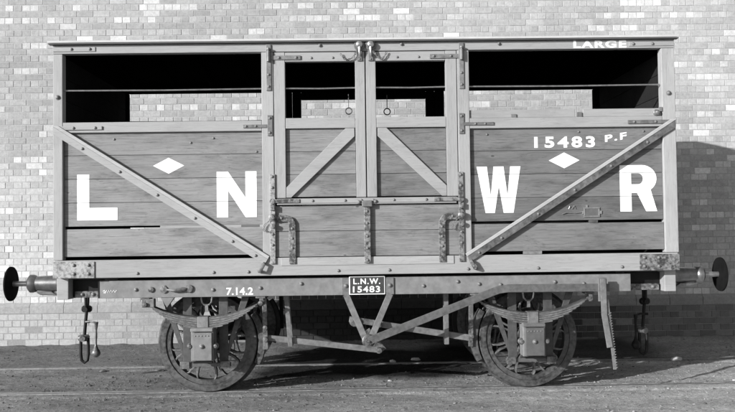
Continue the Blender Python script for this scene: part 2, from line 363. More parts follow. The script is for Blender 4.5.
def boards(s, mb, x0, x1, z0, z1, n, yf, th=.03, tb=1., gap=.003, horiz=True):
    h = (z1 - z0) / n
    for i in range(n): sbox(s, mb, x0, x1, yf + random.uniform(0, .0015), yf + th, z0 + i * h + gap / 2, z0 + (i + 1) * h - gap / 2, tb * jit(.15))
    return mb
BY = -1.088                                              # face of boards
for s in (-1, 1):
    near = s < 0; FAR = False if near else 'dark_wood'  # far side timbers darkened: their shade is put into the material
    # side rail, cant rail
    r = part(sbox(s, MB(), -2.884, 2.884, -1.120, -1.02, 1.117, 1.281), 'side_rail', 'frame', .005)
    if near: bolts(r, [(x, 1.155) for x in (-2.12, -1.42, -1.10, -.27, .2, .93, 1.58, 2.36)], -1.120)
    r = part(sbox(s, MB(), -2.895, 2.895, -1.119, -1.04, 3.196, 3.276), 'cant_rail', 'frame', .004)
    if near: bolts(r, [(-2.72, 3.237), (-2.55, 3.237), (-.42, 3.25), (.34, 3.255), (1.25, 3.25), (2.51, 3.235), (2.69, 3.235)], -1.126)
    # posts
    for x0, x1 in ((-2.893, -2.806), (-.966, -.856), (.856, .966), (2.770, 2.893)):
        q = part(sbox(s, MB(), x0, x1, YF, -1.03, 1.284, 3.193, jit(.03) * (1.12 if x0 > 2 else 1.05)), 'post', 'framev', .005)
        if near and abs(x0) > 2: bolts(q, [((x0 + x1) / 2, 2.79 if x0 < 0 else 2.77)], YF, 1.5)
    for sx, (xa, xb) in ((-1, (-2.804, -.968)), (1, (.968, 2.768))):
        q = part(sbox(s, MB(), xa, xb, YF + .002, -1.045, 2.46, 2.556), 'mid_rail', 'frame', .004)
        if near:
            pass
        bd = boards(s, MB(), xa, xb, 1.592, 2.47, 4, BY, .028, 1.22 if sx < 0 else .84)
        bo = part(bd, 'side_boards', 'board', .003)
        if near: bolts(bo, ([(-2.34, 2.40), (-1.42, 2.40), (-1.02, 2.27), (-1.63, 2.36)] if sx < 0 else [(1.13, 2.405), (1.99, 2.42), (2.60, 2.42)]), BY, .75)
        part(sbox(s, MB(), xa, xb, BY - .006, BY + .03, 1.313, 1.568, 1.38 if sx < 0 else .98), 'drop_plank', 'board', .004)
    # batten seen through the gap above the drop plank
    if near:
        part(MB().box(-1.92, -.97, BY + .006, BY + .03, 1.566, 1.594, 1.0).box(-1.17, -1.0, BY + .004, BY + .03, 1.570, 1.590, .35), 'gap_batten', 'frame', .001)
        mb = MB().prism([(.968, 2.557), (1.345, 2.557), (1.365, 2.60), (1.345, 2.634), (.968, 2.634)], YF + .012, YF + .035)
        part(MB().box(.969, 1.955, -1.105, -1.075, 2.5575, 2.632).box(1.955, 2.03, -1.105, -1.075, 2.5575, 2.604).box(2.03, 2.766, -1.105, -1.075, 2.5575, 2.632), 'top_board', 'frame', .004)
        part(MB().box(1.967, 2.018, -1.117, -1.106, 2.53, 2.60), 'board_clip', 'bar', .003)
        part(MB().box(1.352, 1.405, -1.117, -1.106, 2.552, 2.59, .9), 'board_clip', 'bar', .003)
        o = part(MB().lathe([(0, .03), (-.02, .03), (-.028, .022), (-.045, .018), (-.052, 0)], 'y', 16, (2.715, -1.106, 2.59)).box(2.74, 2.766, -1.13, -1.106, 2.60, 2.64), 'latch_knob', 'bright', 0)
    # opening rods
    for xa, xb in ((-2.806, -.966), (-.745, -.094), (.098, .744), (.966, 2.77)):
        yy = -1.075 * (-s)
        part(MB().tube([(xa - .005, s * 1.082, 2.858), ((xa + xb) / 2, s * 1.082, 2.853), (xb + .005, s * 1.082, 2.858)], .0085, 8), 'opening_rod', 'bright' if near else 'dark', 0)
    # cupboard doors
    for d in (-1, 1):
        X = lambda a, b_: (a, b_) if d > 0 else (-b_, -a)
        x0, x1 = X(.748, .850)
        dr = part(sbox(s, MB(), x0, x1, YF + .001, -1.05, 1.833, 3.19), 'door_stile', 'framev', .004)
        x0, x1 = X(.005, .096); part(sbox(s, MB(), x0, x1, YF + .001, -1.05, 1.833, 3.19), 'door_stile', 'framev', .004)
        x0, x1 = X(.098, .746)
        tr = part(sbox(s, MB(), x0, x1, YF + .004, -1.055, 3.102, 3.188), 'door_top_rail', 'frame', .004)
        if near: bolts(tr, [(d * a, 3.135) for a in (.30, .50, .66)], YF + .004, .8)
        part(sbox(s, MB(), x0, x1, YF + .004, -1.055, 2.478, 2.575), 'door_mid_rail', 'frame', .004)
        bd = boards(s, MB(), x0, x1, 1.84, 2.476, 3, BY - .002, .026, 1.12 if d < 0 else .98)
        part(bd, 'door_boards', 'board', .003)
        sg = MB(); ya, yb = (YF + .004, BY - .0045) if near else (-BY + .0045, -YF - .004)
        # diagonal strut, clipped to the door panel
        sg.prism([(d * .107, 2.476), (d * .19, 2.476), (d * .745, 1.93), (d * .745, 1.836), (d * .70, 1.836), (d * .107, 2.40)], ya, yb) if True else 0
        part(sg, 'door_brace', 'frame', .003)
    # lower drop flap
    fl = boards(s, MB(), -.854, .854, 1.286, 1.762, 2, -1.112, .04, 1.12)
    part(fl, 'flap_boards', 'board', .004)
    part(sbox(s, MB(), -.80, .80, -1.128, -1.1125, 1.206, 1.282, 1.1), 'flap_rail', 'frame', .005)
    q = part(sbox(s, MB(), -.83, .83, -1.142, -1.1, 1.782, 1.826).box(-.83, .83, *((-1.146, -1.124) if near else (1.124, 1.146)), 1.768, 1.781, .8), 'door_sill_angle', 'frame', .003)
    if near: bolts(q, [(x, 1.803) for x in (-.72, -.50, -.2, -.05, .06, .25, .55)], -1.142, .85)
    # end side brackets
    for e in (-1, 1):
        x0, x1 = (-2.894, -2.513) if e < 0 else (2.522, 2.894)
        q = part(sbox(s, MB(), x0, x1, -1.131, -1.1215, 1.118, 1.270), 'corner_strap', 'pale_mottled' if e < 0 else 'mottled', .002)
        if near: bolts(q, [(e * a, z) for a in (2.70, 2.565) for z in (1.238, 1.158)], -1.131, 1.1)
    # long diagonal braces: timber with an iron strip along the lower half
    if near:
        for e in (-1, 1):
            p, qv = Vector((e * 2.835, 2.472)), Vector((e * .925, 1.262))
            dd = (qv - p).normalized(); nn = Vector((-dd.y, dd.x)) * (1 if e > 0 else -1)
            if nn.y > 0: nn = -nn                      # nn points down
            def clipped(o_, wd):
                dn = dd * 1.0; n2 = nn * wd / 2; a_ = p - dd * .2 + nn * o_; b2 = qv + nn * o_
                pg = [a_ - n2, b2 - n2, b2 + n2, a_ + n2]
                for ax, lim, sg_ in ((0, 2.886, e), (1, 2.524, 1)):
                    out = []
                    for u, v in zip(pg, pg[1:] + pg[:1]):
                        fu, fv = u[ax] * sg_ - lim, v[ax] * sg_ - lim
                        if fu <= 0: out.append(u)
                        if fu * fv < 0: out.append(u.lerp(v, fu / (fu - fv)))
                    pg = out
                return pg
            a = MB().prism(clipped(-.026, .030), -1.147, -1.1345, 1.22)  # upper strip toned up to stand for a sunlit top edge
            part(a, 'diagonal_brace', 'frame', .003)
            b_ = MB().prism(clipped(.0195, .059), -1.142, -1.1345, 1.05)
            ir = part(b_, 'brace_iron', 'frame' if e < 0 else 'brace_iron', .002)
            bolts(ir, [tuple(p + (qv - p) * f + nn * .02) for f in (.12, .3, .48, .66, .84, .95)], -1.142, .95)
            # bolted top end
            st = MB().box(*((-2.84, -2.44) if e < 0 else (2.44, 2.885)), -1.134, -1.1225, 2.486, 2.520, 1.0)
            bt = part(st, 'brace_top_strap', 'frame' if e < 0 else 'bar', .002); bolts(bt, [(e * 2.70, 2.503), (e * 2.50, 2.503)], -1.134, .9)
            ct = part(MB().box(*((-2.893, -2.50) if e < 0 else (2.47, 2.893)), -1.127, -1.1195, 3.215, 3.258), 'cant_strap', 'frame', .006)
            # foot staple
            ft = MB().tube([(e * .955, -1.12, 1.235), (e * .955, -1.17, 1.225), (e * .985, -1.175, 1.165), (e * 1.0, -1.13, 1.16)], .017, 8)
            part(ft, 'brace_foot', 'mottled' if e > 0 else 'bar', 0)

FAR = False
# solid recessed fillers above the side boards, end walls, floor, roof
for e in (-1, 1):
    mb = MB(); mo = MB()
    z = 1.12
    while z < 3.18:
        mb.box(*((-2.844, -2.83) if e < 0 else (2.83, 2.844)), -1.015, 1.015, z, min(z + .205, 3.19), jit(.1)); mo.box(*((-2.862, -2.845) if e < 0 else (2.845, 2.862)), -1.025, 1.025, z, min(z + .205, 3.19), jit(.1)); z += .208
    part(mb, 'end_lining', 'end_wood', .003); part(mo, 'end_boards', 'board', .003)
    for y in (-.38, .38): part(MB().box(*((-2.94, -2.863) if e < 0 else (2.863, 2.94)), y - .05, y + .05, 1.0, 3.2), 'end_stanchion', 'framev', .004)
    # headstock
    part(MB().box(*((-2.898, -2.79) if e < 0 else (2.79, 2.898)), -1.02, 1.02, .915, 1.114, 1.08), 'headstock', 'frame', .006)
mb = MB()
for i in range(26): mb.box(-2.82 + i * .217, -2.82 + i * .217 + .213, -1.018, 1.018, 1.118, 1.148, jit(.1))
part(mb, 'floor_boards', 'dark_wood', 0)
mb = MB(); n = 22; up = []; lo = []
for i in range(n + 1):
    a = -1 + 2 * i / n; y = a * 1.168; z = 3.288 + .125 * (1 - a * a); up.append((y, z + .020)); lo.append((y, z))
vs = [(x, y, z) for x in (-2.93, 2.93) for (y, z) in up + lo[::-1]]; k = 2 * n + 2
fs = [tuple(range(k)), tuple(range(2 * k - 1, k - 1, -1))] + [(j, (j + 1) % k, k + (j + 1) % k, k + j) for j in range(k)]
part(mb.add(vs, fs), 'roof', 'roof', .003)
# roof edge batten and end arcs, dark boards under the roof
mb = MB(); ins = [(y, z - .003) for y, z in lo]
for x0, x1 in ((-2.90, -2.83), (2.83, 2.90)):
    poly = [(y * .96, z - .004) for y, z in lo]; m_ = len(poly)
    vs = [(x, y, z) for x in (x0, x1) for (y, z) in poly + [(1.0, 3.195), (-1.0, 3.195)]]; k = m_ + 2
    fs = [tuple(range(k)), tuple(range(2 * k - 1, k - 1, -1))] + [(j, (j + 1) % k, k + (j + 1) % k, k + j) for j in range(k)]
    part(MB().add(vs, fs), 'roof_end', 'dark_wood', 0)
mb = MB()
for i in range(-6, 7): mb.tube([(i * .45, y * .93, z - .035) for y, z in lo], .022, 6)
part(mb, 'roof_sticks', 'dark_wood', 0)
mb = MB(); vs = [(x, y * .95, z - .006) for x in (-2.828, 2.828) for (y, z) in lo] ; k = len(lo)
part(MB().add(vs, [(j, j + 1, k + j + 1, k + j) for j in range(k - 1)]), 'roof_lining', 'dark_wood', 0)
for s in (-1, 1):   # gutter moulding line
    part(sbox(s, MB(), -2.925, 2.925, -1.160, -1.10, 3.278, 3.287, .35), 'eaves_fillet', 'frame', 0)
# ---------------- door ironwork
def plate_v(x, z0, z1, wd, mat, bz, name='hinge_plate', y=-1.133):
    q = part(MB().box(x - wd / 2, x + wd / 2, y, -1.1225, z0, z1), name, mat, .003)
    bolts(q, [(x, z) for z in bz], y, .9); return q
for e in (-1, 1):
    x = e * .897
    q = plate_v(x, 2.83, 3.262, .046, 'bar', (2.87, 2.98))
    part(MB().lathe([(-.05, 0), (-.05, .016), (.045, .016), (.047, .011), (.056, .011), (.058, .017), (.075, .017), (.08, 0)], 'z', 14, (x, -1.149, 3.15)), 'hinge_knuckle', 'bar', 0, q)
    st = MB().box(*((x + .0235, -.60) if e < 0 else (.60, x - .0235)), -1.131, -1.1225, 3.118, 3.158)
    q = part(st, 'hinge_strap', 'bar', .002); bolts(q, [(e * .80, 3.138), (e * .64, 3.138)], -1.131, .9)
    x = e * .890
    q = plate_v(x, 2.41, 2.602, .046, 'bar', (2.44, 2.575))
    st = MB().box(*((-1.14, x - .0235) if e < 0 else (x + .0235, 1.19)), -1.131, -1.1225, 2.487, 2.517)
    q = part(st, 'hinge_strap', 'bar', .002); bolts(q, [(e * 1.02, 2.502), (e * 1.11, 2.502)], -1.131, .75)
    # lower plate and crank strap of the flap
    x = e * .872
    q = part(MB().box(x - .024, x + .024, -1.138, -1.1225, 1.225, 2.055), 'flap_hinge_plate', 'mottled' if e > 0 else 'pale_mottled', .003)
    bolts(q, [(x, z) for z in (2.03, 1.93, 1.50, 1.40)], -1.138, .95)
    # cotter chain and pins
    o = part(MB().lathe([(0, .034), (-.03, .034), (-.035, .025), (-.05, .02), (-.055, 0)], 'y', 14, (x, -1.138, 1.655)).lathe([(0, .022), (-.03, .022), (-.035, 0)], 'y', 12, (x, -1.138, 1.575)), 'hinge_pin', 'mottled', 0)
    o = part(MB().lathe([(0, .026), (-.02, .026), (-.024, .0)], 'y', 12, (x, -1.138, 1.80)).box(x - .02, x + .02, -1.165, -1.139, 1.72, 1.77).box(*((x - .0, -.62) if e < 0 else (.62, x)), -1.152, -1.143, 1.786, 1.822), 'flap_catch', 'mottled', .003)
    c = MB()
    pts = [Vector((x - .01, -1.15, 1.64)), Vector((x - .075, -1.145, 1.585)), Vector((x - .085, -1.14, 1.535)), Vector((x - .03, -1.15, 1.52))]
    for a_, b__ in zip(pts, pts[1:]):
        for k in range(3):
            f = (k + .5) / 3; p = a_.lerp(b__, f); dd = (b__ - a_).normalized() * .013; sd_ = Vector((0, 1, 0)) if k % 2 else Vector((dd.z, 0, -dd.x)).normalized()
            c.tube([p - dd, p + sd_ * .008, p + dd, p - sd_ * .008], .003, 6, close=True)
    part(c, 'cotter_chain', 'bar', 0)
    # crank: horizontal then bend then down
    xo = e * .692; cv = []
    pts = [(x + (-e) * .024, 1.645), (e * .755, 1.645), (e * .715, 1.632), (e * .694, 1.60), (xo, 1.55), (xo, 1.222)]
    c = MB()
    def band(c, pts, wd, y0, y1):
        n = len(pts); L = []; R = []
        for i, p in enumerate(pts):
            a_ = Vector(pts[max(0, i - 1)]); b__ = Vector(pts[min(n - 1, i + 1)]); dd = (b__ - a_).normalized(); nn = Vector((-dd.y, dd.x)) * wd / 2
            L.append(Vector(p) + nn); R.append(Vector(p) - nn)
        vs = [(p.x, y0, p.y) for p in L + R[::-1]] + [(p.x, y1, p.y) for p in L + R[::-1]]; k = 2 * n; fs = []
        for i in range(n - 1): fs += [(i, i + 1, k - 2 - i, k - 1 - i), (k + i, k + i + 1, 2 * k - 2 - i, 2 * k - 1 - i)]
        fs += [(j, (j + 1) % k, k + (j + 1) % k, k + j) for j in range(k)]
        c.add(vs, fs)
    band(c, pts, .062, -1.140, -1.1305)
    q = part(c, 'crank_strap', 'mottled', .003)
    part(MB().box(xo - .029, xo + .029, -1.1303, -1.1135, 1.285, 1.60, .6), 'strap_packing', 'bar', 0, q)
    bolts(q, [(xo, z) for z in (1.55, 1.46, 1.37)] + [(e * .79, 1.645)], -1.140, .9)
q = part(MB().box(-.028, .030, -1.150, -1.1125, 1.222, 1.755), 'centre_strap', 'mottled', .004)
bolts(q, [(.0, z) for z in (1.70, 1.59, 1.47, 1.36, 1.25)], -1.150, .9)
q = part(MB().box(-.046, .048, -1.168, -1.1435, 1.742, 1.80), 'centre_catch', 'bar', .006)
bolts(q, [(-.073, 1.785), (.078, 1.79)], -1.146, 1.2)
# top latches with their chains
def chain(c, pts, ln=.022, r=.0035, wd=.0065):
    P = [Vector(p) for p in pts]; acc = []; 
    for a_, b__ in zip(P, P[1:]):
        n_ = max(1, round((b__ - a_).length / ln))
        for k in range(n_): acc.append((a_.lerp(b__, (k + .5) / n_), (b__ - a_).normalized()))
    for i, (p, dd) in enumerate(acc):
        sd_ = Vector((0, 1, 0)) if i % 2 else dd.cross(Vector((0, 1, 0))).normalized()
        h = ln * .62
        c.tube([p - dd * h, p - dd * h * .5 + sd_ * wd, p + dd * h * .5 + sd_ * wd, p + dd * h, p + dd * h * .5 - sd_ * wd, p - dd * h * .5 - sd_ * wd], r, 6, close=True)
for e in (-1, 1):
    x = e * .052
    q = part(MB().lathe([(0, .050), (-.014, .050), (-.018, .046)], 'y', 24, (x, YF - .001, 3.245)).lathe([(-.018, .046), (-.018, 0)], 'y', 24, (x, YF - .001, 3.245)).box(x - .022, x + .022, YF - .014, YF - .0005, 3.10, 3.20), 'latch_plate', 'bar', .002)
    part(MB().lathe([(0, .034), (-.018, .034), (-.03, .028), (-.036, .012), (-.037, 0)], 'y', 18, (x, YF - .0185, 3.25)).tube([(x, YF - .03, 3.24), (x, YF - .045, 3.20), (x, YF - .03, 3.145)], [.016, .012, .008], 8), 'latch_bolt', 'bright', 0, q)
    bolts(q, [(x, 3.115)], YF - .014, .6)
    c = MB(); m_ = 1 if e > 0 else -1
    chain(c, [(x + m_ * .015, -1.155, 3.21), (x + m_ * .04, -1.15, 3.16), (x + m_ * .07, -1.145, 3.125), (x + m_ * .10, -1.14, 3.112), (x + m_ * .125, -1.14, 3.135), (x + m_ * .15, -1.14, 3.18)] if e > 0 else
          [(x - .015, -1.155, 3.21), (x - .04, -1.15, 3.16), (x - .07, -1.145, 3.125), (x - .11, -1.14, 3.108), (x - .15, -1.14, 3.125), (x - .18, -1.14, 3.17)])
    part(c, 'latch_chain', 'mottled', 0)
# hanging rings in the door windows
for x, zt in ((-.160, 2.80), (.205, 2.79)):
    c = MB().tube([(x, -.95, zt + .02), (x, -.95, zt - .11)], .0045, 6)
    c.tube([(x + .030 * math.cos(a * math.pi / 8), -.95, zt - .14 + .030 * math.sin(a * math.pi / 8)) for a in range(16)], .006, 6, close=True)
    part(c, 'hanging_ring', 'wheel', 0)
# label holder and clip on right hand boards
q = part(MB().box(2.02, 2.17, BY - .010, BY - .0035, 1.622, 1.634).box(2.02, 2.17, BY - .010, BY - .0035, 1.70, 1.712).box(2.02, 2.034, BY - .010, BY - .0035, 1.635, 1.699).box(2.156, 2.17, BY - .010, BY - .0035, 1.635, 1.699)
         .box(2.045, 2.06, BY - .009, BY - .0035, 1.713, 1.735).box(2.005, 2.0195, BY - .009, BY - .0035, 1.65, 1.68).box(2.1705, 2.19, BY - .009, BY - .0035, 1.65, 1.68), 'label_holder', 'bright', .001)
part(MB().box(2.035, 2.155, BY - .006, BY - .0036, 1.635, 1.699, 2.2), 'label_card', 'plate', 0, q)
part(MB().tube([(1.82, BY - .006, 1.652), (1.86, BY - .012, 1.668), (1.94, BY - .006, 1.660), (2.0, BY - .008, 1.668)], .005, 6).tube([(1.88, BY - .008, 1.70), (1.89, BY - .010, 1.725), (1.91, BY - .008, 1.70), (1.93, BY - .010, 1.73), (1.945, BY - .008, 1.70)], .0028, 6), 'clip_wire', 'bright', 0)
part(MB().box(1.45, 1.62, -1.11, -1.06, 1.2835, 1.3135, 1.3), 'plank_stop', 'bar', .002)
part(MB().box(2.07, 2.15, -1.10, -1.06, 1.566, 1.594, .5), 'plank_stop', 'bar', .002)

# ---------------- lettering (thin painted shapes cut at the board joints)
def letters_from_curve(cu, name, x0, x1, z0, z1, y, parent, cuts=(), thick=.0012, tilt=0., label=None, mat='white'):
    ob = bpy.data.objects.new('tmp', cu); COL.objects.link(ob)
    dg = bpy.context.evaluated_depsgraph_get(); dg.update()
    me = bpy.data.meshes.new_from_object(ob.evaluated_get(dg)); bpy.data.objects.remove(ob)
    xs_ = [v.co.x for v in me.vertices]; ys_ = [v.co.y for v in me.vertices]
    ax, bx, ay, by = min(xs_), max(xs_), min(ys_), max(ys_)
    for v in me.vertices:
        fx = (v.co.x - ax) / (bx - ax); x = x0 + fx * (x1 - x0); z = z0 + (v.co.y - ay) / (by - ay) * (z1 - z0) + tilt * fx
        v.co = (x, y, z)
    bm = bmesh.new(); bm.from_mesh(me)
    bmesh.ops.remove_doubles(bm, verts=bm.verts, dist=1e-5)
    for c in cuts:
        for zz in (c - .0019, c + .0019):
            g = bm.verts[:] + bm.edges[:] + bm.faces[:]
            bmesh.ops.bisect_plane(bm, geom=g, plane_co=(0, 0, zz), plane_no=(0, 0, 1))
        kill = [f for f in bm.faces if abs(f.calc_center_median().z - c) < .0018 and all(abs(v.co.z - c) < .0022 for v in f.verts)]
        bmesh.ops.delete(bm, geom=kill, context='FACES')
    for f in bm.faces:
        if f.normal.y > 0: f.normal_flip()
        f.smooth = False
    r_ = bmesh.ops.extrude_face_region(bm, geom=bm.faces[:])
    bmesh.ops.translate(bm, vec=(0, -thick, 0), verts=[v for v in r_['geom'] if isinstance(v, bmesh.types.BMVert)])
    bmesh.ops.recalc_face_normals(bm, faces=bm.faces)
    bm.to_mesh(me); bm.free()
    at = me.attributes.new('tone', 'FLOAT', 'FACE'); at.data.foreach_set('value', [1.] * len(me.polygons))
    me.materials.clear(); me.materials.append(MAT[mat]); me.name = name
    o = bpy.data.objects.new(name, me); COL.objects.link(o); o.parent = parent
    if label: o['label'] = label
    return o
def poly_curve(loops):
    cu = bpy.data.curves.new('c', 'CURVE'); cu.dimensions = '2D'; cu.fill_mode = 'BOTH'
    for lp in loops:
        sp = cu.splines.new('POLY'); sp.points.add(len(lp) - 1); sp.use_cyclic_u = True
        for p_, (x, y) in zip(sp.points, lp): p_.co = (x, y, 0, 1)
    return cu
def text_curve(s, off=.012, space=1.0):
    cu = bpy.data.curves.new('t', 'FONT'); cu.body = s; cu.offset = off; cu.space_character = space; cu.resolution_u = 6; return cu
h = (2.47 - 1.592) / 4; CUT = [1.592 + h * i for i in (1, 2, 3)]
LY = BY - .0002
letters_from_curve(poly_curve([[(0, 0), (1, 0), (1, .27), (.30, .27), (.30, 1), (0, 1)]]), 'painted_letter', -2.683, -2.312, 1.650, 2.074, LY, wagon, CUT, label='large white letter L')
letters_from_curve(poly_curve([[(0, 0), (.285, 0), (.285, .58), (.72, 0), (1, 0), (1, 1), (.72, 1), (.72, .43), (.285, 1), (0, 1)]]), 'painted_letter', -1.393, -1.023, 1.661, 2.087, LY, wagon, CUT, label='large white letter N')
letters_from_curve(poly_curve([[(0, 1), (.235, 1), (.315, .36), (.385, 1), (.615, 1), (.695, .36), (.765, 1), (1, 1), (.825, 0), (.60, 0), (.5, .58), (.40, 0), (.19, 0)]]), 'painted_letter', 1.027, 1.438, 1.671, 2.104, LY, wagon, CUT, label='large white letter W')
arc = [(.60 + .40 * math.cos(a), .705 + .295 * math.sin(a)) for a in [math.radians(d) for d in range(90, -61, -12)]]
arci = [(.50 + .13 * math.cos(a), .705 + .12 * math.sin(a)) for a in [math.radians(d) for d in range(90, -91, -15)]]
letters_from_curve(poly_curve([[(0, 0), (0, 1)] + arc + [(1.0, .0), (.70, 0), (.46, .40), (.31, .40), (.31, 0)], [(.31, .585), (.31, .825)] + arci]), 'painted_letter', 2.366, 2.711, 1.669, 2.102, LY, wagon, CUT, label='large white letter R')
for x, z, n_ in ((-1.835, 2.148, 'left'), (1.850, 2.154, 'right')):
    letters_from_curve(poly_curve([[(0, .5), (.5, 0), (1, .5), (.5, 1)]]), 'painted_diamond', x - .146, x + .142, z - .074, z + .074, LY, wagon, CUT)
letters_from_curve(text_curve('15483', .035, 1.3), 'painted_number', 1.571, 2.141, 2.273, 2.378, LY, wagon)
letters_from_curve(text_curve('P.F', .03, 1.25), 'painted_word', 2.236, 2.440, 2.320, 2.385, LY, wagon, tilt=.028)
letters_from_curve(text_curve('LARGE', .034, 1.2), 'painted_word', 1.950, 2.447, 3.202, 3.272, -1.1192, wagon)

# ---------------- underframe
SY = -1.045
for s in (-1, 1):
    q = part(sbox(s, MB(), -2.50, 2.462, SY, -.93, .924, 1.088), 'solebar', 'under', .004)
    if s < 0:
        bolts(q, [(-2.485 + .33, 1.0), (-1.0, 1.0), (-1.93 + .04, 1.02), (-1.44, .99), (-.62, 1.035), (.52, 1.0), (.84, 1.035), (1.04, 1.01), (1.75, 1.02), (2.02, 1.0), (1.24, 1.0)], SY, 1.25)
        part(MB().box(-2.505, -2.495, SY - .004, SY, .925, 1.086, .4), 'solebar_edge', 'dark', 0, q)
        # washer plate and cast eye with oval link
        part(MB().lathe([(0, .034), (-.014, .034), (-.018, 0)], 'y', 18, (-1.898, SY, .998)).lathe([(0, .036), (-.018, .036), (-.022, 0)], 'y', 18, (-1.662, SY, 1.005)).tube([(-1.87, SY - .012, .998), (-1.80, SY - .03, .988), (-1.72, SY - .03, .998), (-1.68, SY - .012, 1.005)], [.009, .014, .02, .012], 8), 'rope_eye', 'ring', 0, q)
        part(MB().lathe([(0, .026), (-.014, .026), (-.018, 0)], 'y', 14, (-2.015, SY, 1.0)), 'rope_eye', 'ring', 0, q)
        letters_from_curve(text_curve('7.14.2', .025, 1.05), 'painted_number', -1.318, -1.070, .938, 1.008, SY - .0002, wagon)
        sq = [(-2.46, .99), (-2.445, 1.0), (-2.44, .985), (-2.455, .975), (-2.44, .97), (-2.425, 1.0), (-2.42, .975), (-2.405, 1.0), (-2.40, .98), (-2.385, 1.0), (-2.375, .98), (-2.36, 1.0), (-2.35, .978), (-2.335, .998)]
        part(MB().tube([(x, SY - .001, z) for x, z in sq], .0032, 5), 'chalk_scribble', 'white', 0)
    # ends beyond the solebar: recessed member, bolted plate
    for e in (-1, 1):
        xa, xb = (-2.789, -2.506) if e < 0 else (2.468, 2.789)
        part(sbox(s, MB(), xa, xb, -.90, -.84, .93, 1.09, .6), 'diagonal_timber', 'dark', 0)
        q = part(sbox(s, MB(), xa + .03, xb - .02, -.935, -.9005, .925, .985, .9), 'joint_plate', 'mottled', .003)
        if s < 0: bolts(q, [(xa + .10, .955), (xb - .08, .955)], -.935, 1.3)
# cross members
for x in (-2.3, -.62, .62, 2.3): part(MB().box(x - .06, x + .06, -.928, .928, .93, 1.10, .7), 'cross_member', 'dark', 0)
part(MB().box(-2.4, 2.4, -.12, -.02, .94, 1.09, .7), 'centre_timber', 'dark', 0)
part(MB().box(-2.4, 2.4, .02, .12, .94, 1.09, .7), 'centre_timber', 'dark', 0)

# number plate and V hanger
q = part(MB().box(-.175, .158, SY - .016, SY - .0005, .928, 1.098), 'number_plate', 'white', .002)
part(MB().box(-.167, .150, SY - .018, SY - .0163, .936, 1.090), 'plate_ground', 'plate', 0, q)
q2 = letters_from_curve(text_curve('L.N.W.', .020, 1.2), 'plate_letters', -.135, .115, 1.024, 1.077, SY - .0182, q, thick=.002)
q2 = letters_from_curve(text_curve('15483', .020, 1.15), 'plate_number', -.140, .112, .948, 1.006, SY - .0182, q, thick=.002)
for e in (-1, 1):
    xt = e * .205; c = MB().prism([(xt - .036, .925), (xt + .036, .925), (xt + .036, 1.082), (xt - .036, 1.082)] if True else [], SY - .014, SY - .0005)
    a = Vector((xt, .93)); b_ = Vector((e * .02 - .006, .50)); c.strip(a, b_, .058, SY - .0145, SY - .002)
    q = part(c, 'v_hanger', 'bar', .002); bolts(q, [(xt, 1.01)], SY - .014, 1.4)
part(MB().lathe([(0, .062), (-.02, .062), (-.028, .05), (-.028, .0)], 'y', 24, (.0, SY - .015, .50)), 'pivot_boss', 'ring', 0)
part(MB().lathe([(0, .035), (-.03, .035), (-.036, 0)], 'y', 6, (.0, SY - .045, .50)).lathe([(0, .012), (-.02, .012), (-.022, 0)], 'y', 10, (.0, SY - .08, .50)), 'pivot_nut', 'ring', 0)
part(MB().tube([(0, -1.05, .50), (0, .95, .50)], .025, 12), 'brake_shaft', 'dark', 0)
# brake lever: rises from pivot then runs level in front of the solebar
pts = [(.0, .505), (1.20, .957), (1.30, .972), (2.235, .965)]
c = MB(); band(c, pts, .072, -1.128, -1.112); c.t = [.68] * len(c.t); part(c, 'brake_lever', 'bar', .003)
# lever guide (rack)
c = MB().box(2.125, 2.205, -1.150, -1.138, .84, 1.06)
part(c, 'guide_bracket', 'bar', .004)
c = MB()
band(c, [(2.165, 1.05), (2.17, .72), (2.215, .42)], .052, -1.172, -1.160)
part(c, 'lever_guide', 'bar', .002)
c = MB(); g0, g1 = Vector((2.20, .86)), Vector((2.262, .215)); dd = (g1 - g0).normalized()
c.strip(g0, g1, .030, -1.155, -1.147)
nn = Vector((-dd.y, dd.x))
for i in range(22):
    p = g0 + dd * (.12 + i * .024); c.prism([tuple(p + nn * .015), tuple(p + nn * .030 + dd * .006), tuple(p + nn * .015 + dd * .016)][::-1], -1.155, -1.147)
q = part(c, 'rack_bar', 'bar', 0)
bolts(q, [tuple(g0 + dd * (.14 + i * .075)) for i in range(6)], -1.155, .55)
# push rods (in the plane of the brake blocks) and their safety loops
YR = -.80
part(MB().strip((-1.00, .512), (.13, .372), .055, YR - .012, YR + .012), 'push_rod', 'bar', .003)
part(MB().strip((.10, .625), (.97, .480), .060, YR - .012, YR + .012), 'push_rod', 'bar', .003)
part(MB().strip((.09, .63), (-.18, .675), .055, YR - .012, YR + .012).lathe([(0, .05), (-.03, .05), (-.035, 0)], 'y', 14, (-.13, YR - .012, .655)), 'push_rod_end', 'ring', .002)
part(MB().strip((-.02, .56), (.14, .36), .08, YR + .014, YR + .03).lathe([(0, .03), (-.03, .03), (-.035, 0)], 'y', 12, (.10, YR - .013, .375)).lathe([(0, .03), (-.03, .03), (-.035, 0)], 'y', 12, (.10, YR - .013, .62)), 'brake_tumbler', 'ring', .002)
for x0, x1 in ((-.782, -.745), (.75, .75)):
    part(MB().strip((x0, .94), (x1, .43), .042, YR - .05, YR - .04).box(x1 - .021, x1 + .021, YR - .05, YR + .06, .425, .435).strip((x0, .94), (x1, .43), .042, YR + .05, YR + .06), 'safety_loop', 'bar', .002)

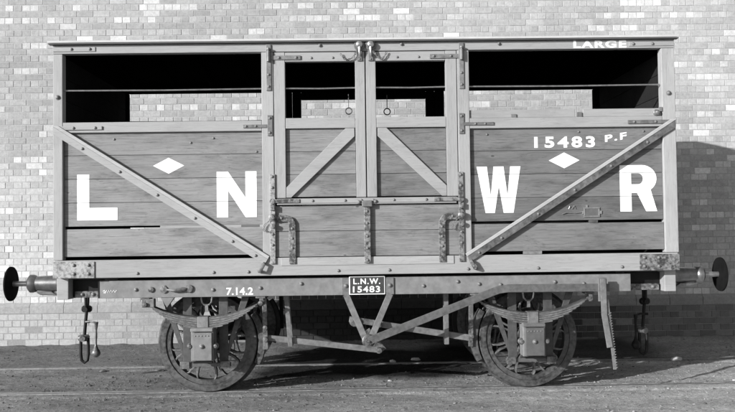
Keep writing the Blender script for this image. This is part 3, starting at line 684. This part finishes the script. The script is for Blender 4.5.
# ---------------- wheels
R0 = .47
def make_wheelset():
    t_prof = [(-.052, R0 - .065), (-.052, R0 - .008), (-.044, R0), (.030, R0 + .003), (.045, R0 + .012), (.055, R0 + .030), (.068, R0 + .030), (.078, R0 + .012), (.078, R0 - .060)]
    r_prof = [(-.040, R0 - .066), (-.040, R0 - .112), (.060, R0 - .112), (.060, R0 - .066)]
    mb = MB().lathe(t_prof, 'y', 72, closed=True)
    whl = mb.build('wheel', 'wheel')
    rim = MB().lathe(r_prof, 'y', 72, closed=True).build('wheel_rim', 'wheel', whl)
    hub = MB().lathe([(-.09, 0), (-.09, .06), (-.07, .085), (-.055, .115), (.055, .115), (.07, .085), (.09, .0)], 'y', 32).lathe([(-.20, 0), (-.20, .055), (-.085, .06)], 'y', 24).build('wheel_hub', 'wheel', whl)
    sp = None
    for k in range(8):
        if sp is None:
            mb = MB()
            for e in (-1, 1):
                pts = [(.105, e * .030), (.20, e * .018), (.28, e * .022), (.335, e * .040), (.361, e * .066)]
                n_ = len(pts)
                vs = []; fs = []
                for i, (a, b_) in enumerate(pts):
                    th = .009
                    for yy in (-.032, .032): vs += [(a, yy, b_ - th), (a, yy, b_ + th)]
                for i in range(n_ - 1):
                    o = 4 * i
                    fs += [(o, o + 4, o + 5, o + 1), (o + 2, o + 3, o + 7, o + 6), (o, o + 2, o + 6, o + 4), (o + 1, o + 5, o + 7, o + 3)]
                fs += [(0, 1, 3, 2), (4 * n_ - 4, 4 * n_ - 2, 4 * n_ - 1, 4 * n_ - 3)]
                mb.add(vs, fs)
            sp = o_ = mb.build('spoke', 'ring', whl, .002)
        else: o_ = sp.copy(); COL.objects.link(o_); o_.parent = whl
        o_.rotation_euler = (0, math.radians(k * 45 + 26), 0)
    whl.location = (0, 0, 0)
    return whl
proto = make_wheelset(); first = True
for sx in (-1.5357, 1.5357):
    for sy in (-1, 1):
        if first: wl = proto; first = False
        else:
            wl = proto.copy(); COL.objects.link(wl)
            for ch in [c_ for c_ in proto.children]:
                d_ = ch.copy(); COL.objects.link(d_); d_.parent = wl
        wl.parent = wagon; wl.location = (sx, sy * .755, R0)
        rot = random.uniform(0, .6)
        wl.rotation_euler = (0, rot if sy > 0 else (.02 if sx > 0 else 0), 0 if sy < 0 else math.pi)
    part(MB().tube([(sx, -.66, R0), (sx, -.4, R0), (sx, .4, R0), (sx, .66, R0)], [.075, .06, .06, .075], 20), 'axle', 'dark', 0)

# ---------------- springs, axleboxes, axle guards (W irons), brake blocks
def running_gear(sx, s, e):
    """s side (-1 near), e = side where the brake block hangs (+1 right of the wheel)"""
    Y = lambda a, b_: (a, b_) if s < 0 else (-b_, -a)
    # axle guard
    c = MB()
    y0, y1 = Y(-.925, -.910)
    for d in (-1, 1):
        c.box(sx + d * .170 - .042, sx + d * .170 + .042, y0, y1, .26, .93, .42)
        c.prism([(sx + d * .42, .93), (sx + d * .35, .93), (sx + d * .213, .47), (sx + d * .213, .36)] if d < 0 else [(sx + .35, .93), (sx + .42, .93), (sx + .213, .36), (sx + .213, .47)], y0 + .001, y1 - .001, .45)
    part(c, 'axle_guard', 'bar', .002)
    k_ = part(MB().box(sx - .24, sx + .24, *Y(-.945, -.926), .262, .30, .6), 'guard_tie', 'bar', .003)
    for d in (-1, 1):
        part(MB().box(sx + d * .19 - .045, sx + d * .19 + .045, *Y(-.965, -.9455), .245, .315), 'tie_foot', 'ring', .006)
    # axlebox
    yb = Y(-1.118, -.93)
    q = part(MB().box(sx - .105, sx + .105, *Y(-1.092, -.93), .335, .645, .85 if sx < 0 else .9), 'axlebox', 'under', .008)
    part(MB().box(sx - .085, sx + .092, *Y(-1.116, -1.0925), .345, .60, .92 if sx < 0 else .5), 'axlebox_cover', 'under', .006, q)
    part(MB().box(sx - .105, sx + .10, *Y(-1.122, -1.0925), .612, .642, 1.05 if sx < 0 else .6), 'axlebox_lid', 'under', .005, q)
    part(MB().box(sx - .085, sx + .092, *Y(-1.10, -1.05), .318, .334, .5), 'axlebox_keep', 'dark', .003, q)
    if s < 0:
        for d in (-1, 1):
            part(MB().lathe([(0, .030), (-.025, .030), (-.032, .022), (-.05, .018), (-.054, 0)], 'y', 14, (sx + d * .118, -1.05, .475)), 'axlebox_lug', 'ring', 0, q)
        bolts(q, [(sx, .475)], -1.116, 1.5)
        for i in range(5): bolts(q, [(sx - .06 + i * .03, .572)], -1.116, .45)
    # laminated spring
    n_ = 10; th = .0105; y0, y1 = Y(-1.055, -.955)
    mid = .737
    sp = MB(); ed = MB()
    def topz(u): return mid + .118 * (u / .50) ** 2
    for i in range(n_):
        L = .505 - i * .016 - i * i * .0022; zz = -i * th; m2 = 18; vs = []
        for j in range(m2 + 1):
            u = -L + 2 * L * j / m2; z = topz(u) + zz * (1 - .12 * abs(u) / .5)
            for yy in (y0, y1): vs += [(sx + u, yy, z), (sx + u, yy, z - th * .82)]
        fs = []
        for j in range(m2):
            o = 4 * j; fs += [(o, o + 4, o + 5, o + 1), (o + 2, o + 3, o + 7, o + 6), (o, o + 2, o + 6, o + 4), (o + 1, o + 5, o + 7, o + 3)]
        fs += [(0, 1, 3, 2), (4 * m2, 4 * m2 + 2, 4 * m2 + 3, 4 * m2 + 1)]
        sp.add(vs, fs, 1.25 if i % 2 else .75)
    q = part(sp, 'leaf_spring', 'spring', 0)
    part(MB().box(sx - .050, sx + .050, *Y(-1.064, -.946), .640, .744, 1.05), 'spring_buckle', 'bar', .004, q)
    for d in (-1, 1):
        xe = sx + d * .535; c = MB()
        c.box(xe - .045, xe + .045, *Y(-1.06, -.95), .905, .922); c.box(xe - .018 + d * .01, xe + .018 + d * .01, *Y(-1.062, -1.048), .835, .9045)
        c.box(xe - .018 + d * .01, xe + .018 + d * .01, *Y(-.962, -.948), .835, .9045)
        h_ = part(c, 'spring_shoe', 'ring', .004)
        part(MB().lathe([(0, .022), (-.02 if s < 0 else .02, .022), (-.024 if s < 0 else .024, 0)], 'y', 12, (xe + d * .0, -1.0625 if s < 0 else 1.0625, .862)).tube([(xe, -1.06 * -s, .862), (xe, -.95 * -s, .862)], .014, 8), 'shoe_pin', 'ring', 0, h_)
    # U strap hanging above the spring
    yy = -.86 * (-s)
    part(MB().tube([(sx - .055, yy, .925), (sx - .045, yy, .86), (sx - .02, yy, .835), (sx + .02, yy, .835), (sx + .045, yy, .86), (sx + .055, yy, .925)], .010, 8).box(sx - .015, sx + .015, yy - .01, yy + .01, .77, .83), 'drip_hook', 'bright', 0)
    # brake block and hanger
    yb0, yb1 = Y(-.815, -.70); c = MB(); pin = []; pout = []
    a0 = 0 if e > 0 else math.pi
    for j in range(9):
        a = math.radians(-28 + 56 * j / 8 + 4); rI, rO = R0 + .014, R0 + .062 + .02 * math.cos((j - 4) / 4 * 1.2)
        pin.append((sx + e * rI * math.cos(a), R0 + rI * math.sin(a))); pout.append((sx + e * rO * math.cos(a), R0 + rO * math.sin(a)))
    band_pts = pin + pout[::-1]; c.prism(band_pts, yb0, yb1)
    bb = part(c, 'brake_block', 'wheel', .004)
    xh = sx + e * (R0 + .105)
    part(MB().strip((xh + e * -.03, .93), (xh - e * .025, .60), .045, *Y(-.84, -.825)).strip((xh - e * .025, .61), (xh - e * .02, .40), .045, *Y(-.84, -.825)), 'brake_hanger', 'ring', .003)
    part(MB().lathe([(0, .024), (-.03, .024), (-.034, 0)], 'y', 10, (xh - e * .022, (-.84 if s < 0 else .86), .50)).lathe([(0, .022), (-.03, .022), (-.034, 0)], 'y', 10, (xh - e * .022, (-.84 if s < 0 else .86), .61)), 'hanger_pin', 'ring', 0, bb)
for sx in (-1.5357, 1.5357):
    for s in (-1, 1):
        FAR = 'dark' if s > 0 else False; running_gear(sx, s, 1 if sx < 0 else -1); FAR = False  # far gear takes the dark iron, its shade put into the colour
# bracket at left of solebar foot
part(MB().box(-2.075, -1.985, -1.06, -.99, .835, .915), 'spring_bracket', 'bar', .006)
part(MB().prism([(-1.93, .923), (-1.80, .923), (-1.87, .83)][::-1], -1.043, -1.0), 'gusset', 'bar', .003)

# ---------------- buffers, coupling at both ends
def buffer(e, s):
    y = s * .865
    hx = e * 2.90
    def lx(pr): return [(e * (a) , r_) for a, r_ in pr]
    b_ = part(MB().lathe(lx([(2.90, .105), (2.925, .105), (2.93, .080), (3.14, .068), (3.15, .078), (3.175, .086), (3.20, .086), (3.218, .066), (3.218, .026)]), 'x', 32, (0, y, 1.06)), 'buffer_housing', 'buffer', 0)
    part(MB().lathe(lx([(3.19, .024), (3.385, .026), (3.40, .045)]), 'x', 20, (0, y, 1.06)), 'buffer_rod', 'bright', 0, b_)
    part(MB().lathe(lx([(3.365, .026), (3.372, .10), (3.378, .162), (3.392, .164), (3.410, .12), (3.42, .06), (3.424, 0)]), 'x', 44, (0, y, 1.06)), 'buffer_head', 'bufdark', 0, b_)
    part(MB().prism([(e * 2.99, .985), (e * 3.17, .985), (e * 3.10, .955), (e * 2.93, .945)] if e > 0 else [(e * 2.93, .945), (e * 3.10, .955), (e * 3.15, .985), (e * 2.99, .985)], y - .04, y + .04), 'buffer_foot', 'buffer', .008, b_)
for e in (-1, 1):
    for s in (-1, 1): buffer(e, s)
    # coupling: hook plate, hook, shackle, screw with nuts, end link, weighted lever
    sc = part(MB().box(min(e * 2.90, e * 2.915), max(e * 2.90, e * 2.915), -.10, .10, .93, 1.11).tube([(e * 2.90, 0, 1.03), (e * 2.98, 0, 1.03), (e * 3.03, 0, 1.06), (e * 3.05, 0, 1.10), (e * 3.02, 0, 1.125)], [.028, .028, .026, .022, .014], 10), 'drawhook', 'dark', 0)
    x = e * 2.957
    cpl = part(MB().tube([(x, -.035, 1.02), (x, -.04, .90), (x, -.03, .75)], .016, 8).tube([(x, .035, 1.02), (x, .04, .90), (x, .03, .75)], .016, 8), 'screw_coupling', 'dark', 0)
    part(MB().lathe([(-.05, 0), (-.05, .024), (-.035, .036), (.035, .036), (.05, .024), (.05, 0)], 'x', 16, (x, 0, .735)).lathe([(-.075, .0), (-.075, .028), (-.05, .030), (-.05, 0)], 'y', 14, (x, 0, .735)).lathe([(.05, 0), (.05, .030), (.075, .028), (.075, 0)], 'y', 14, (x, 0, .735)), 'coupling_nut', 'dark', 0, cpl)
    part(MB().tube([(x, 0, .74), (x - .015, 0, .58), (x - .028, 0, .43)], .017, 10).tube([(x - .01, 0, .60), (x - .01 + .04, -.01, .60)], .014, 8), 'coupling_screw', 'dark', 0, cpl)
    xn = x - .025
    part(MB().lathe([(-.05, 0), (-.05, .026), (-.03, .036), (.03, .036), (.05, .026), (.05, 0)], 'x', 16, (xn - .012, 0, .43)).lathe([(-.08, 0), (-.08, .030), (-.05, .032), (-.05, 0)], 'y', 14, (xn, 0, .43)).lathe([(.05, 0), (.05, .032), (.08, .030), (.08, 0)], 'y', 14, (xn, 0, .43)), 'coupling_nut', 'ring', 0, cpl)
    lk = [(xn - .038, 0, .43), (xn - .040, 0, .26), (xn - .030, 0, .195), (xn, 0, .172), (xn + .030, 0, .195), (xn + .040, 0, .26), (xn + .038, 0, .43)]
    part(MB().tube(lk, .016, 10), 'coupling_link', 'dark', 0, cpl)
    xl = e * 2.90 + (.055 if e < 0 else -.055); dx = 1 if e < 0 else 1
    part(MB().tube([(x - .01, -.01, .60), ((x + xl) / 2, -.03, .605), (xl, -.04, .59)], .011, 8).tube([(xl, -.04, .60), (xl - .003, -.04, .52), (xl - .004, -.04, .33)], [.022, .012, .009], 10)
         .lathe([(-.055, 0), (-.052, .020), (-.035, .040), (-.01, .048), (.015, .042), (.04, .024), (.075, .012), (.10, .009)], 'z', 20, (xl - .005, -.04, .285)), 'coupling_lever', 'ring' if e < 0 else 'dark', 0, cpl)

bpy.context.view_layer.update()
scene.render.engine = 'CYCLES'
